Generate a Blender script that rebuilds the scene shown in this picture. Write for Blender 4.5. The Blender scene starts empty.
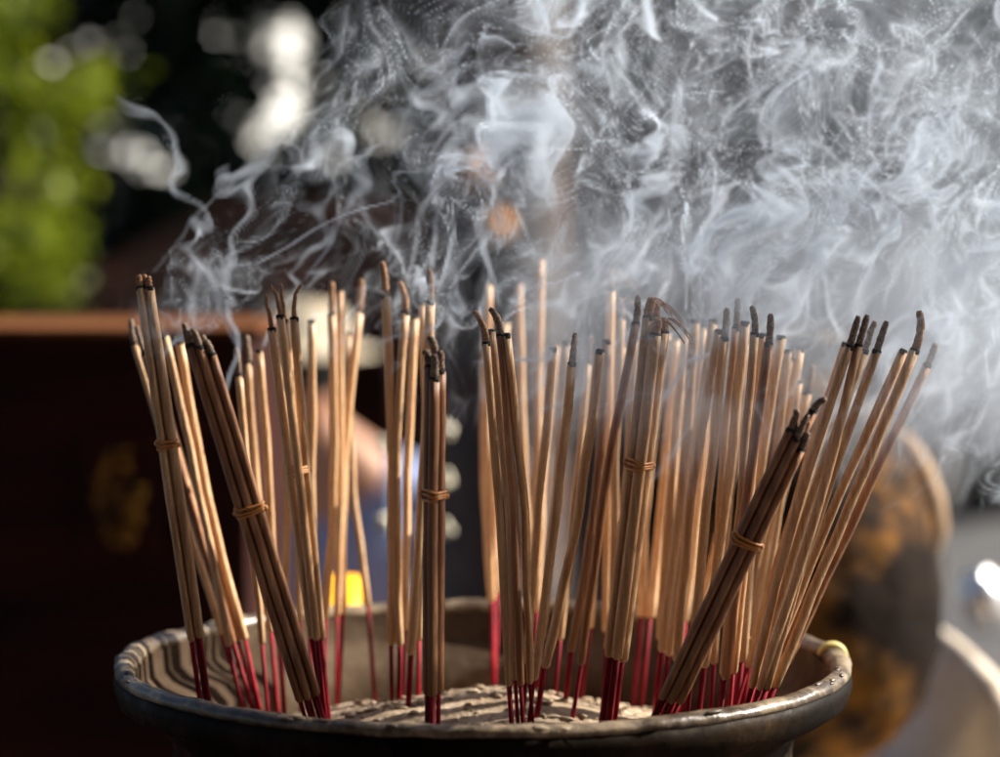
import bpy, bmesh, math, random
from mathutils import Vector, Matrix, noise
R = math.radians
scene = bpy.context.scene
COL = scene.collection
rng = random.Random(11)

# ------------------------------------------------------------------ camera
CAM_D, CAM_H, PITCH = 1.15, 0.20, R(3.2)
FPX = 85.0 / 36.0 * 1000.0
cam = bpy.data.objects.new('camera', bpy.data.cameras.new('camera'))
COL.objects.link(cam)
cam.location = (0.008, -CAM_D, CAM_H)
cam.rotation_euler = (R(90) - PITCH, 0, 0)
cam.data.lens = 85; cam.data.sensor_width = 36
cam.data.clip_start = 0.05; cam.data.clip_end = 500
cam.data.dof.use_dof = True
cam.data.dof.focus_distance = 1.07
cam.data.dof.aperture_fstop = 4.5
cam.data.dof.aperture_blades = 0
scene.camera = cam

def P(px, py, Y):
    """world point seen at photo pixel (px,py) at world depth Y"""
    dx = (px - 500.0) / FPX; dz = -(py - 378.5) / FPX
    c, s = math.cos(PITCH), math.sin(PITCH)
    d = Vector((dx, c + dz * s, -s + dz * c))
    t = (Y + CAM_D) / d.y
    return Vector((0.008, -CAM_D, CAM_H)) + d * t

# ------------------------------------------------------------------ world
SUN_EL, SUN_AZ = R(35), R(74)      # azimuth measured from +Y (away from camera) toward +X
w = bpy.data.worlds.new("World"); scene.world = w; w.use_nodes = True
nt = w.node_tree
sky = nt.nodes.new('ShaderNodeTexSky'); sky.sky_type = 'NISHITA'; sky.sun_disc = False
sky.sun_elevation = SUN_EL; sky.sun_rotation = SUN_AZ; sky.dust_density = 2.0
bg = nt.nodes['Background']; bg.inputs[1].default_value = 0.05
nt.links.new(sky.outputs[0], bg.inputs[0])
sun = bpy.data.objects.new('sun', bpy.data.lights.new('sun', 'SUN'))
COL.objects.link(sun)
sun.data.energy = 5.0; sun.data.angle = R(0.5); sun.data.color = (1.0, 0.93, 0.82)
sd = Vector((math.sin(SUN_AZ) * math.cos(SUN_EL), math.cos(SUN_AZ) * math.cos(SUN_EL), math.sin(SUN_EL)))
sun.rotation_euler = sd.to_track_quat('Z', 'Y').to_euler()
vs = scene.view_settings
vs.view_transform = 'Standard'; vs.look = 'None'; vs.gamma = 1.0; vs.use_curve_mapping = False
vs.exposure = 1.35
# ------------------------------------------------------------------ helpers
def link(o, parent=None):
    COL.objects.link(o)
    if parent is not None: o.parent = parent
    return o
def mesh_obj(name, bm, mats, parent=None, smooth=True, loc=None):
    me = bpy.data.meshes.new(name); bm.to_mesh(me); bm.free()
    if smooth: me.shade_smooth()
    for m in (mats if isinstance(mats, (list, tuple)) else [mats]): me.materials.append(m)
    o = bpy.data.objects.new(name, me)
    if loc is not None: o.location = loc
    return link(o, parent)
def thing(name, label, cat, loc=(0, 0, 0), group=None):
    o = link(bpy.data.objects.new(name, None)); o.location = loc; o.empty_display_size = 0.01
    return tag(o, label, cat, group)
def tag(o, label, cat, group=None):
    o['label'] = label; o['category'] = cat
    if group: o['group'] = group
    return o
def structure(o): o['kind'] = 'structure'; return o

def tube(bm, pts, rads, seg=10, cap=True, squash=None, mat=0):
    """swept tube along points"""
    pts = [Vector(p) for p in pts]; rings = []
    up = Vector((0.13, 1, 0.07)).normalized()
    for i, p in enumerate(pts):
        t = (pts[min(i + 1, len(pts) - 1)] - pts[max(i - 1, 0)])
        t = t.normalized() if t.length > 1e-9 else Vector((0, 0, 1))
        a = t.cross(up).normalized(); b = a.cross(t).normalized()
        r = rads[i] if isinstance(rads, (list, tuple)) else rads
        ring = []
        for k in range(seg):
            th = 2 * math.pi * k / seg
            f = squash(i, th) if squash else 1.0
            ring.append(bm.verts.new(p + (a * math.cos(th) + b * math.sin(th)) * r * f))
        rings.append(ring)
    for A, B in zip(rings, rings[1:]):
        for k in range(seg):
            f = bm.faces.new((A[k], A[(k + 1) % seg], B[(k + 1) % seg], B[k])); f.material_index = mat
    if cap:
        for rg, flip in ((rings[0], True), (rings[-1], False)):
            f = bm.faces.new(rg if not flip else rg[::-1]); f.material_index = mat
    return rings
def lathe(bm, prof, seg=96, wob=None, close=False):
    rings = []
    for i, (r, z) in enumerate(prof):
        ring = []
        for k in range(seg):
            th = 2 * math.pi * k / seg
            dr, dz = wob(i, th) if wob else (0, 0)
            ring.append(bm.verts.new(((r + dr) * math.cos(th), (r + dr) * math.sin(th), z + dz)))
        rings.append(ring)
    n = len(rings)
    for i in range(n if close else n - 1):
        A, B = rings[i], rings[(i + 1) % n]
        for k in range(seg): bm.faces.new((A[k], A[(k + 1) % seg], B[(k + 1) % seg], B[k]))
    return rings
def box(bm, lo, hi, bevel=0.0, mat=0):
    r = bmesh.ops.create_cube(bm, size=1.0)
    vs_ = r['verts']
    for v in vs_: v.co = Vector((lo[i] + (v.co[i] + 0.5) * (hi[i] - lo[i]) for i in range(3)))
    fs = {f for v in vs_ for f in v.link_faces}
    for f in fs: f.material_index = mat
    if bevel > 0:
        es = list({e for v in vs_ for e in v.link_edges})
        bmesh.ops.bevel(bm, geom=es, offset=bevel, segments=2, affect='EDGES', profile=0.6)

class Mat:
    def __init__(s, name, base=(.5, .5, .5), rough=.6, metal=0.0, spec=0.5):
        s.m = bpy.data.materials.new(name); s.m.use_nodes = True
        s.t = s.m.node_tree; s.b = s.t.nodes['Principled BSDF']
        s.b.inputs['Base Color'].default_value = (*base, 1)
        s.b.inputs['Roughness'].default_value = rough
        s.b.inputs['Metallic'].default_value = metal
        s.b.inputs['Specular IOR Level'].default_value = spec
    def n(s, ty, **kw):
        n = s.t.nodes.new(ty)
        for k, v in kw.items(): setattr(n, k, v)
        return n
    def l(s, a, b): s.t.links.new(a, b)
    def coord(s, scale=(1, 1, 1), kind='Object'):
        c = s.n('ShaderNodeTexCoord'); m = s.n('ShaderNodeMapping'); m.inputs['Scale'].default_value = scale
        s.l(c.outputs[kind], m.inputs[0]); return m.outputs[0]
    def noise(s, vec, scale, detail=3, rough=.55):
        n = s.n('ShaderNodeTexNoise'); n.inputs['Scale'].default_value = scale
        n.inputs['Detail'].default_value = detail; n.inputs['Roughness'].default_value = rough
        s.l(vec, n.inputs['Vector']); return n.outputs[0]
    def ramp(s, fac, stops):
        r = s.n('ShaderNodeValToRGB'); e = r.color_ramp.elements
        while len(e) < len(stops): e.new(0.5)
        for x, (p, c) in zip(e, stops): x.position = p; x.color = (*c, 1)
        s.l(fac, r.inputs[0]); return r.outputs[0]
    def mix(s, fac, a, b, mode='MIX'):
        n = s.n('ShaderNodeMix', data_type='RGBA', blend_type=mode)
        for k, v in ((0, fac), (6, a), (7, b)):
            if isinstance(v, (int, float)): n.inputs[k].default_value = v
            elif isinstance(v, tuple): n.inputs[k].default_value = (*v, 1)
            else: s.l(v, n.inputs[k])
        return n.outputs[2]
    def color(s, c): s.l(c, s.b.inputs['Base Color']); return s
    def bump(s, h, st=.3, dist=.001):
        n = s.n('ShaderNodeBump'); n.inputs['Strength'].default_value = st; n.inputs['Distance'].default_value = dist
        s.l(h, n.inputs['Height']); s.l(n.outputs[0], s.b.inputs['Normal']); return s

# ------------------------------------------------------------------ materials
def rnd_tint(M_, col, amt=.18):
    oi = M_.n('ShaderNodeObjectInfo')
    hsv = M_.n('ShaderNodeHueSaturation')
    mr = M_.n('ShaderNodeMapRange'); mr.inputs[3].default_value = 1 - amt; mr.inputs[4].default_value = 1 + amt
    M_.l(oi.outputs['Random'], mr.inputs[0]); M_.l(mr.outputs[0], hsv.inputs['Value']); M_.l(col, hsv.inputs['Color'])
    return hsv.outputs[0]
m_incense = Mat('incense_paste', rough=.5, spec=.5)
v = m_incense.coord((420, 420, 9))
c = m_incense.ramp(m_incense.noise(v, 1.0, 4, .6), [(.25, (.36, .175, .075)), (.5, (.64, .38, .19)), (.75, (.84, .60, .36))])
v2 = m_incense.coord((900, 900, 90))
c = m_incense.mix(m_incense.ramp(m_incense.noise(m_incense.coord((1300, 1300, 420)), 1.0, 3, .7), [(.35, (.74,) * 3), (.6, (1,) * 3)]), (.20, .09, .04), c)
m_incense.color(rnd_tint(m_incense, c)).bump(m_incense.noise(v2, 1.0, 3, .7), .8, .0006)
m_dark = Mat('dark_incense_paste', rough=.48, spec=.5)
v = m_dark.coord((260, 260, 12))
c = m_dark.ramp(m_dark.noise(v, 1.0, 4, .6), [(.25, (.12, .042, .018)), (.5, (.30, .128, .056)), (.75, (.50, .26, .12))])
m_dark.color(rnd_tint(m_dark, c)).bump(m_dark.noise(m_dark.coord((900, 900, 60)), 1.0, 3, .7), .8, .0006)
m_red = Mat('red_dyed_bamboo', rough=.6, spec=.12)
c = m_red.ramp(m_red.noise(m_red.coord((500, 500, 60)), 1.0, 3, .6), [(.3, (.09, .002, .006)), (.52, (.23, .005, .014)), (.8, (.42, .05, .06))])
m_red.color(rnd_tint(m_red, c, .25))
m_char = Mat('charred_paste', (.012, .009, .008), .9)
m_ash = Mat('ash', rough=.95, spec=.1)
c = m_ash.ramp(m_ash.noise(m_ash.coord((1, 1, 1)), 900.0, 4, .7), [(.3, (.15, .075, .04)), (.5, (.34, .19, .11)), (.7, (.55, .36, .24))])
m_ash.color(c).bump(m_ash.noise(m_ash.coord((1, 1, 1)), 1400.0, 3, .7), .8, .0006)
m_ashg = Mat('grey_ash', rough=.95, spec=.1)
c = m_ashg.ramp(m_ashg.noise(m_ashg.coord((1, 1, 1)), 900.0, 4, .7), [(.3, (.07, .045, .033)), (.5, (.21, .15, .115)), (.7, (.48, .39, .32))])
m_ashg.color(c).bump(m_ashg.noise(m_ashg.coord((1, 1, 1)), 1400.0, 3, .7), .8, .0006)
m_band = Mat('rubber_band', (.55, .23, .06), .45)
m_band.b.inputs['Subsurface Weight'].default_value = .3
m_band.b.inputs['Subsurface Radius'].default_value = (.002, .001, .0005)
m_fibre = Mat('pale_fibre', (.75, .66, .5), .6)
# ------------------------------------------------------------------ incense
def sand_z(x, y):
    r = math.hypot(x, y)
    z = -0.060 + 0.040 * math.exp(-((x + 0.000) ** 2 / .018 + (y + .005) ** 2 / .013))
    z += 0.004 * noise.noise(Vector((x * 18, y * 18, 3))) + 0.0011 * noise.noise(Vector((x * 55, y * 55, 9)))
    return z
count = [0]
def wander(n, amp, seed):
    return [Vector((noise.noise(Vector((seed, i * .35, 0))), noise.noise(Vector((seed + 50, i * .35, 0))), 0)) * amp for i in range(n)]

def stick_geometry(B, T, r, parent, own, mat, tip='ash', tip_len=.016, bend=(0, 0), seed=0, stem_r=None, tip_mat=None):
    """B = where the coating ends (red begins), T = where the coating is burnt. `own` holds the sub-meshes; coating is returned"""
    rr = random.Random(seed * 7 + 5)
    ax = (T - B); Ln = ax.length; d = ax.normalized()
    side = d.cross(Vector((0, 1, 0))).normalized(); back = side.cross(d)
    n = 15; wv = wander(n, .0011 if not own[1] else .0004, seed * 1.37)
    pts, rad = [], []
    bow = rr.uniform(-.0035, .0035) if not own[1] else rr.uniform(-.0005, .0005)
    for i in range(n):
        t = i / (n - 1)
        pts.append(B + ax * t + wv[i] * math.sin(math.pi * t) + side * bow * math.sin(math.pi * t))
        k = r * (1 + .05 * noise.noise(Vector((seed, t * 9, 5))))
        if i == 0: k *= .55
        rad.append(k)
    pts.insert(1, pts[0].lerp(pts[1], .12)); rad.insert(1, r * .93)
    flat = rr.uniform(.0, .12); ph = rr.uniform(0, 6)
    sq = lambda i, th: 1 + flat * math.cos(2 * (th + ph)) + .03 * math.cos(5 * th + ph)
    bm = bmesh.new()
    tube(bm, [p - B for p in pts], rad, 12, squash=sq)
    coat = mesh_obj(own[0], bm, mat, parent, loc=B)
    # red stem, down into the sand
    sr = stem_r or r * .55
    zt = B.z; zend = -0.018      # a little below the sand the thing stands in
    k = (zt - zend) / max(d.z, .2)
    E = B - d * k
    bm = bmesh.new()
    tube(bm, [B + d * .004 - B, (E - B) * .5, E - B], [sr, sr * .97, sr * .92], 8, squash=lambda i, th: 1 + .18 * math.cos(2 * th + ph))
    p2 = coat if own[1] else parent
    off = Vector((0, 0, 0)) if own[1] else B
    st = mesh_obj('red_stem', bm, m_red.m, p2, loc=off)
    base = B if own[1] else Vector((0, 0, 0))
    top = pts[-1]
    # charred ring
    bm = bmesh.new()
    e = top
    tube(bm, [e - d * .0011 - base, e - d * .0004 - base, e + d * .0008 - base, e + d * .0014 - base], [r * .98, r * 1.01, r * rr.uniform(.9, 1.02), r * rr.uniform(.5, .9)], 12)
    mesh_obj('char_ring', bm, m_char.m, p2)
    if tip == 'none': return coat
    bm = bmesh.new()
    pts, rad = [], []
    m = 9
    for i in range(m):
        t = i / (m - 1)
        q = e + d * (.001 + tip_len * t) + side * (bend[0] * .6 * t * t * tip_len) + Vector((0, 0, -abs(bend[0]) * .35 * t ** 3 * tip_len)) + back * bend[1] * t * t * tip_len
        q += Vector((noise.noise(Vector((seed, t * 4, 2))), 0, 0)) * (.0007 + (.0016 if tip == 'thin' else 0)) * t
        pts.append(q - base)
        k = r * (.97 - .16 * t * t + .26 * noise.noise(Vector((seed, t * 7, 8))))
        k *= .84 if tip != 'grey' else .80
        if tip == 'thin': k = r * (.55 - .2 * t + .12 * noise.noise(Vector((seed, t * 11, 8))))
        if i == m - 1: k *= .7
        rad.append(k)
    tube(bm, pts, rad, 12, squash=lambda i, th: 1 + .10 * noise.noise(Vector((i * .7, math.cos(th) * 1.3, math.sin(th) * 1.3 + seed))))
    if tip == 'curl':       # fine threads of ash curling over
        for j in range(3):
            q = e + d * tip_len * .8 + Vector((rr.uniform(-r, r), rr.uniform(-r, r), 0)) * .6
            ph_ = rr.uniform(-1, 1); c_ = []
            for i in range(10):
                t = i / 9
                c_.append(q + Vector((.010 * t * t * (1 + .4 * ph_), .004 * ph_ * t, .006 * t - .013 * t ** 3 * (1 + .3 * ph_))) - base)
            tube(bm, c_, [.00032] * 9 + [.00018], 6)
    mesh_obj('ash_tip', bm, (tip_mat or m_ash).m, p2)
    return coat

def foot(B, d):
    F = B.copy()
    for _ in range(3):
        k = (B.z - sand_z(F.x, F.y)) / d.z
        F = B - d * k
    return F
def depth_of(yb): return -0.10 + (695 - yb) / 95.0 * 0.21

def stick(label, xt, yt, xb, yb, w=9, Y=None, lean=None, mat='tan', tip='ash', tl=.014, bend=(0, 0), grp='incense sticks standing in the sand'):
    count[0] += 1; sd_ = count[0]
    Yb = depth_of(yb) if Y is None else Y
    Yt = Yb + (lean if lean is not None else (Yb + .02) * .20 + random.Random(sd_).uniform(-.008, .008))
    B, T = P(xb, yb, Yb), P(xt, yt, Yt)
    d = (T - B).normalized()
    if tip != 'none': T = T - d * tl * .9
    r = (w * 1.0 / 2) * (Yb + CAM_D) / FPX
    o = thing('incense_stick', label, 'incense stick', foot(B, d), grp)
    M0 = o.location.copy()
    stick_geometry(B - M0, T - M0, r, o, ('incense_coating', False), (m_incense if mat == 'tan' else m_dark).m, tip, tl, bend, sd_,
                   tip_mat=m_ashg if mat == 'dark' or tip == 'grey' else m_ash)
    return o

def bundle(label, xt, yt, xb, yb, n, w, band_y, Y=None, lean=None, mat='tan', tip='ash', tl=.010, spread=0.0, bandn=3, bends=None, tops=None, loose=0.0):
    """n sticks tied together; w is the whole width in photo pixels"""
    count[0] += 1; sd_ = count[0] + 300; rr = random.Random(sd_)
    Yb = depth_of(yb) if Y is None else Y
    Yt = Yb + (lean if lean is not None else (Yb + .02) * .2)
    B, T = P(xb, yb, Yb), P(xt, yt, Yt)
    d = (T - B).normalized(); side = d.cross(Vector((0, 1, 0))).normalized(); back = side.cross(d)
    W = w * (Yb + CAM_D) / FPX
    lay = {3: [(-.5, .1), (.5, 0), (0, .75)], 4: [(-.5, 0), (.5, .1), (0, .85), (0, -.8)],
           5: [(-1, .1), (0, -.15), (1, 0), (-.5, .8), (.5, .85)], 6: [(-1, 0), (0, -.2), (1, .05), (-.5, .75), (.5, .8), (0, 1.6)]}[n]
    mxw = max(abs(a) for a, b in lay)
    r = W / 2 / (mxw * 2 + 1)
    base = foot(B, d)
    o = thing('incense_bundle', label, 'incense bundle', base, 'tied bundles of incense')
    tb = (yb - band_y) / float(yb - yt)
    for i, (a, b) in enumerate(lay):
        oa = side * a * 2 * r + back * b * 2 * r * .95
        jt = rr.uniform(-1, 1) * .006
        if tops: jt = tops[i] * .001
        Bi = B - base + oa * (1 + loose) + d * rr.uniform(-.002, .002)
        Ti = T - base + oa * (1 + spread) + d * (jt - tl)
        stick_geometry(Bi, Ti, r * rr.uniform(.95, 1.02), o, ('incense_stick', True), (m_incense if mat == 'tan' else m_dark).m,
                       tip, tl * rr.uniform(.7, 1.1), (bends[i] if bends else (rr.uniform(-.25, .25), 0)), sd_ * 10 + i,
                       tip_mat=m_ashg if mat == 'dark' else m_ash)
    # rubber band: hull of the bundle, wound a few times
    C = (B - base).lerp(T - base, tb)
    bm = bmesh.new()
    import itertools
    for k in range(bandn):
        loop = []
        m = 40
        rb = .00065
        for j in range(m + 1):
            th = 2 * math.pi * j / m
            dirv = (math.cos(th), math.sin(th))
            s_ = max((a * 2 * r) * dirv[0] + (b * 2 * r * .95) * dirv[1] for a, b in lay) + r + rb * .8
            # support point average gives the stretched outline
            best = max(lay, key=lambda q: q[0] * dirv[0] + q[1] * dirv[1])
            cx = best[0] * 2 * r + dirv[0] * (r + rb * .7); cy = best[1] * 2 * r * .95 + dirv[1] * (r + rb * .7)
            tw = (k - (bandn - 1) / 2) * .0013 + .0006 * math.sin(th + k * 1.3) + .0006 * math.sin(2 * th + k)
            loop.append(C + side * cx + back * cy + d * tw)
        tube(bm, loop[:-1] + [loop[0]], rb, 8, cap=False)
    # a little knot that stands proud on each side
    for sx in (-1, 1):
        cc = C + side * sx * (mxw * 2 * r + r + .0006)
        bmesh.ops.create_uvsphere(bm, u_segments=10, v_segments=8, radius=.0014, matrix=Matrix.Translation(cc + d * rr.uniform(-.001, .001)))
    mesh_obj('rubber_band', bm, m_band.m, o)
    return o

rowsA = [
 # --- far back sticks
 ('long blurred brown stick behind the others, its top level with the golden disc', 541,258,534,604,9,'tan','none',0),
 ('short dim brown stick just left of the long blurred one at the back', 519,284,531,603,8,'tan','none',0),
 ('dim brown stick at the back with its top behind the ring of smoke', 489,284,492,602,8,'tan','none',0),
 ('blurred stick behind the leftmost tied bundle, leaning to the left', 128,322,222,634,8,'tan','grey',-.3),
 ('blurred stick with dark tip close beside the back one leaning left', 137,330,233,644,8,'dark','grey',0),
 ('plain tan stick between the leftmost tied bundle and the thick dark leaning one', 165,337,229,646,8,'tan','none',0),
 ('plain tan stick hugging the left side of the thick leaning bundle', 180,343,245,640,9,'tan','none',0),
 ('blurred pale stick rising behind the thick leaning bundle, charred tip', 237,352,262,644,8,'tan','grey',0),
 ('blurred pale stick, dark tip beside the white curl of smoke', 247,340,271,632,9,'tan','grey',0),
 ('blurred stick right of the white curl of smoke, leaning slightly left', 259,352,279,636,8,'tan','none',0),
 ('upright blurred stick crossing behind the bundle with four curled tips', 284,330,283,618,8,'tan','none',0),
 ('blurred stick with brown burnt top left of two similar upright ones', 332,287,325,619,8,'tan','ash',0),
 ('blurred upright stick in front of the pale blue shirt, between two others', 340,292,337,616,8,'tan','none',0),
 ('blurred stick leaning right in front of the pale blue shirt, pointed ash tip', 361,284,343,614,9,'tan','ash',0),
 ('blurred stick leaning left just right of the yellow candle glass', 348,335,368,606,8,'tan','none',0),
 # --- crisp middle
 ('crisp single stick with the tallest pale ash tip above a black ring', 385,265,391,645,9.5,'tan','ash',.15),
 ('crisp thin stick with a short ash tip nicked to the right', 406,283,400,646,9,'tan','ash',.35),
 ('tan stick with tall ash tip rising behind the dark upright bundle', 432,272,411,655,9.5,'tan','ash',.2),
 ('plain tan stick half hidden behind the dark upright bundle', 423,305,419,640,9,'tan','none',0),
 ('blurred tan stick left of the close group of four crisp sticks', 486,340,492,600,9,'tan','none',0),
 ('blurred tan stick, tops out right behind the close group of four', 506,322,497,594,9,'tan','none',0),
 ('leftmost of the close group of four, straight tip turned slightly', 484,311,509,686,9,'tan','ash',.45),
 ('second of the close group of four, without an ash tip', 491,332,515,680,8.5,'tan','none',0),
 ('dark stick with a charred hooked tip, third of the close group of four', 499,308,521,686,9,'dark','dark',.5),
 ('pale stick on the right of the close group of four', 507,336,530,684,8,'tan','none',0),
 ('tan stick leaning right with black tip right of the close group of four', 575,338,534,680,9,'tan','grey',0),
 ('blurred tan stick behind the right leaning one with black tip', 556,346,537,612,9,'tan','none',0),
 ('plain stick leaning right between a black tipped one and the dark pair', 600,352,545,668,9.5,'tan','none',0),
 ('half hidden stick just behind the black tipped one leaning right', 566,344,541,640,9,'tan','none',0),
 ('left stick of the thin dark pair whose red ends reach the rim', 607,342,571,652,9,'dark','none',0),
 ('right stick of the thin dark pair, long and leaning right', 640,298,581,665,9,'dark','grey',.2),
 ('tall stick topped with fine curling threads of white ash', 611,272,606,632,9,'tan','curl',0),
 ('tan stick with a bright edge, right beside the tall one with ash threads', 622,300,613,640,9,'tan','curl',.3),
 ('stick with bright pink stem at the back, left one of the pair', 666,334,641,617,10,'tan','none',0),
 ('stick with bright pink stem at the back, right one of the pair', 677,338,650,618,10,'tan','none',0),
 ('plain pale stick right of the pair with bright pink stems', 695,322,662,652,10,'tan','none',0),
 ('half hidden stick behind the pale one right of the pink stemmed pair', 686,332,660,640,9,'tan','none',0),
 # --- dense right group
 ('first stick of the dense group right of centre, smoke over its top', 713,322,669,656,9.5,'tan','none',0),
 ('pale stick second in the dense group, slightly shorter', 719,332,677,662,9.5,'tan','none',0),
 ('stick with dull grey ash tip, first such tip in the dense group', 727,313,692,668,9.5,'tan','grey',0),
 ('tallest grey tipped stick in the dense group right of centre', 738,303,714,664,9,'tan','grey',0),
 ('blurred filler stick between the tall grey tip and the hooked one', 745,324,704,668,9.5,'tan','none',0),
 ('stick with grey tip ending in a fine hooked thread of ash', 757,308,723,676,9,'tan','grey',.35),
 ('darker stick with thick grey tip at the right of the dense group', 772,318,725,680,9.5,'dark','grey',.1),
 ('plain stick in front of the thick grey tip one in the dense group', 763,336,733,674,9,'tan','none',0),
 ('plain tan stick behind the dark diagonal bundle, leaning slightly right', 781,338,742,662,10,'tan','none',0),
 ('faded stick wrapped in smoke above the dark diagonal bundle', 812,370,760,640,10,'tan','grey',0),
 ('pale stick rising behind the upper half of the dark diagonal bundle', 800,350,752,650,10,'tan','none',0),
 # --- right fan
 ('leftmost of the fan of sticks leaning right, square grey tip', 857,321,752,688,9.5,'tan','grey',0),
 ('fan stick with square grey tip, second from the inner side', 866,320,759,690,9.5,'tan','grey',0),
 ('fan stick half hidden between two square grey tips', 873,326,757,678,9,'tan','grey',0),
 ('fan stick with a square grey tip standing a little apart from three', 885,326,766,690,9.5,'tan','grey',0),
 ('smoke veiled fan stick without a tip, next to the bent brown tip', 903,352,762,684,9,'tan','none',0),
 ('outer fan stick with a long brown ash tip bent to the right', 930,314,774,688,10.5,'tan','long',.55),
 ('outermost dark stick of the fan with a short brown burnt tip', 936,347,786,664,9,'dark','ash',.15),
 # --- extra fill standing in the crowd
 ('tan stick filling the gap left of the banded pale bundle', 634,330,607,650,8.5,'tan','none',0),
 ('deep blurred stick behind the dense group, nearly upright', 706,345,684,622,9,'tan','none',0),
 ('deep blurred stick at the back of the dense group leaning right', 752,340,700,618,9,'tan','none',0),
 ('deep blurred stick behind the fan, its foot near the back rim', 842,360,760,625,9,'tan','none',0),
 ('blurred stick behind the four curled tips, brown and faint', 312,322,310,628,8,'tan','none',0),
 ('tan stick standing close left of the right leaning black tipped one', 553,350,527,664,8,'tan','none',0),
 ('slender stick in the gap between the plain right leaning one and the dark pair', 590,340,560,640,8,'tan','grey',0),
 ('tan stick crossing low behind the thin dark pair', 622,345,590,628,8,'tan','none',0),
 ('slim pale stick just left of the pale bundle crowned with ash', 646,322,622,640,8,'tan','grey',0),
 ('slim pale stick between the plain pale one and the dense group', 704,328,664,640,8,'tan','none',0),
 ('slim stick between the tall grey tip and the hooked ash thread', 749,318,708,650,8,'tan','grey',0),
 ('slim stick low behind the diagonal bundle, right of the thick grey tip', 788,352,738,650,8,'tan','none',0),
 ('slim stick at the inner side of the fan, no ash left on it', 845,345,748,668,8,'tan','none',0),
 ('slim dark stick hugging the left side of the outer bent brown tip', 917,345,768,676,8,'dark','none',0),
 ('slim upright stick between the two crisp singles and the dark bundle', 415,318,405,630,8,'tan','none',0),
 ('slim stick in the gap left of the pointed ash tip, far behind', 296,345,300,622,8,'tan','none',0),
 ('slim blurred stick between the leftmost bundle and its neighbours', 152,352,238,640,8,'tan','none',0),
]
for (lb, xt, yt, xb, yb, w, mt, tp, bd) in rowsA:
    tl = {'ash': .0165, 'grey': .0135, 'dark': .014, 'curl': .010, 'long': .020, 'none': .001}[tp]
    if 'brown burnt tip' in lb: tl = .011
    if 'tallest pale' in lb: tl = .0175
    stick(lb, xt, yt, xb, yb, w, mat=mt, tip='ash' if tp in ('dark', 'long') else tp, tl=tl, bend=(bd, 0))
bundle('crisp leftmost bundle of three sticks with round burnt ends, leaning left', 143, 276, 196, 642, 3, 18, 443, Y=-.045, mat='tan', tip='ash', tl=.006, spread=.0, bandn=3, bends=[(0, 0)] * 3, tops=[0, .6, -.8])
bundle('thick dark bundle tied low, leaning left with its foot at the front rim', 196, 334, 309, 700, 5, 27, 508, Y=-.125, lean=-.01, mat='dark', tip='ash', tl=.009, bandn=3)
bundle('loosely topped bundle with four thin ash ends curling different ways', 279, 287, 317, 638, 4, 19, 469, Y=-.03, mat='tan', tip='thin', tl=.018, spread=1.5,
       tops=[2, -2, 1, 4], bends=[(-.45, 0), (.12, 0), (0, 0), (.25, 0)])
bundle('dark upright bundle with an orange rubber band in front of the crowd', 435, 342, 433, 695, 4, 22, 494, Y=-.125, lean=0, mat='dark', tip='ash', tl=.011, bandn=3, tops=[-2, 0, 3, -5], bends=[(0, 0), (.5, 0), (.4, 0), (0, 0)])
bundle('pale bundle banded high up and crowned with tangled white ash', 658, 306, 616, 658, 4, 25, 463, Y=-.055, mat='tan', tip='curl', tl=.009, spread=.3, bandn=3)
bundle('dark diagonal bundle lying steeply to the right, charred ends', 806, 418, 670, 702, 5, 27, 540, Y=-.115, lean=-.02, mat='dark', tip='ash', tl=.010, bandn=3, tops=[-4, 0, 2, 13, -3], bends=[(0, 0), (0, 0), (.2, 0), (-.5, 0), (.3, 0)])
bundle('blurred pale bundle with its band low down where the red begins', 790, 362, 746, 658, 5, 30, 640, Y=.0, mat='tan', tip='none', tl=.004, spread=.1, bandn=3)
# ------------------------------------------------------------------ bowl, sand, table
m_bowl = Mat('old_glazed_bronze', rough=.55, metal=.0, spec=.05)
v = m_bowl.coord((1, 1, 1)); n1 = m_bowl.noise(v, 14.0, 5, .65); n2 = m_bowl.noise(v, 60.0, 4, .7)
c = m_bowl.ramp(n1, [(.30, (.003, .002, .0012)), (.50, (.010, .006, .0035)), (.64, (.030, .018, .009)), (.80, (.12, .06, .016))])
c = m_bowl.mix(m_bowl.ramp(n2, [(.52, (0, 0, 0)), (.68, (1, 1, 1))]), c, (.012, .010, .008))
m_bowl.color(c); m_bowl.bump(n2, .35, .002)
m_bowl.l(m_bowl.ramp(n2, [(.3, (.34,) * 3), (.7, (.75,) * 3)]), m_bowl.b.inputs['Roughness'])
m_rim = Mat('worn_rim_glaze', rough=.34, spec=.5)
v = m_rim.coord((1, 1, 1)); n1 = m_rim.noise(v, 30.0, 7, .75)
c = m_rim.ramp(n1, [(.30, (.035, .024, .015)), (.46, (.08, .055, .035)), (.60, (.34, .26, .17)), (.75, (.08, .055, .035))])
m_rim.color(c); m_rim.bump(m_rim.noise(v, 120.0, 4, .7), .5, .0015)
m_in = Mat('stained_bowl_inside', rough=.95, spec=.04)
v = m_in.coord((1, 1, 1))
c = m_in.ramp(m_in.noise(v, 16.0, 5, .65), [(.3, (.030, .019, .012)), (.5, (.065, .044, .029)), (.7, (.13, .095, .065))])
m_in.color(c); m_in.bump(m_in.noise(v, 70.0, 4, .7), .5, .002)

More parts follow.
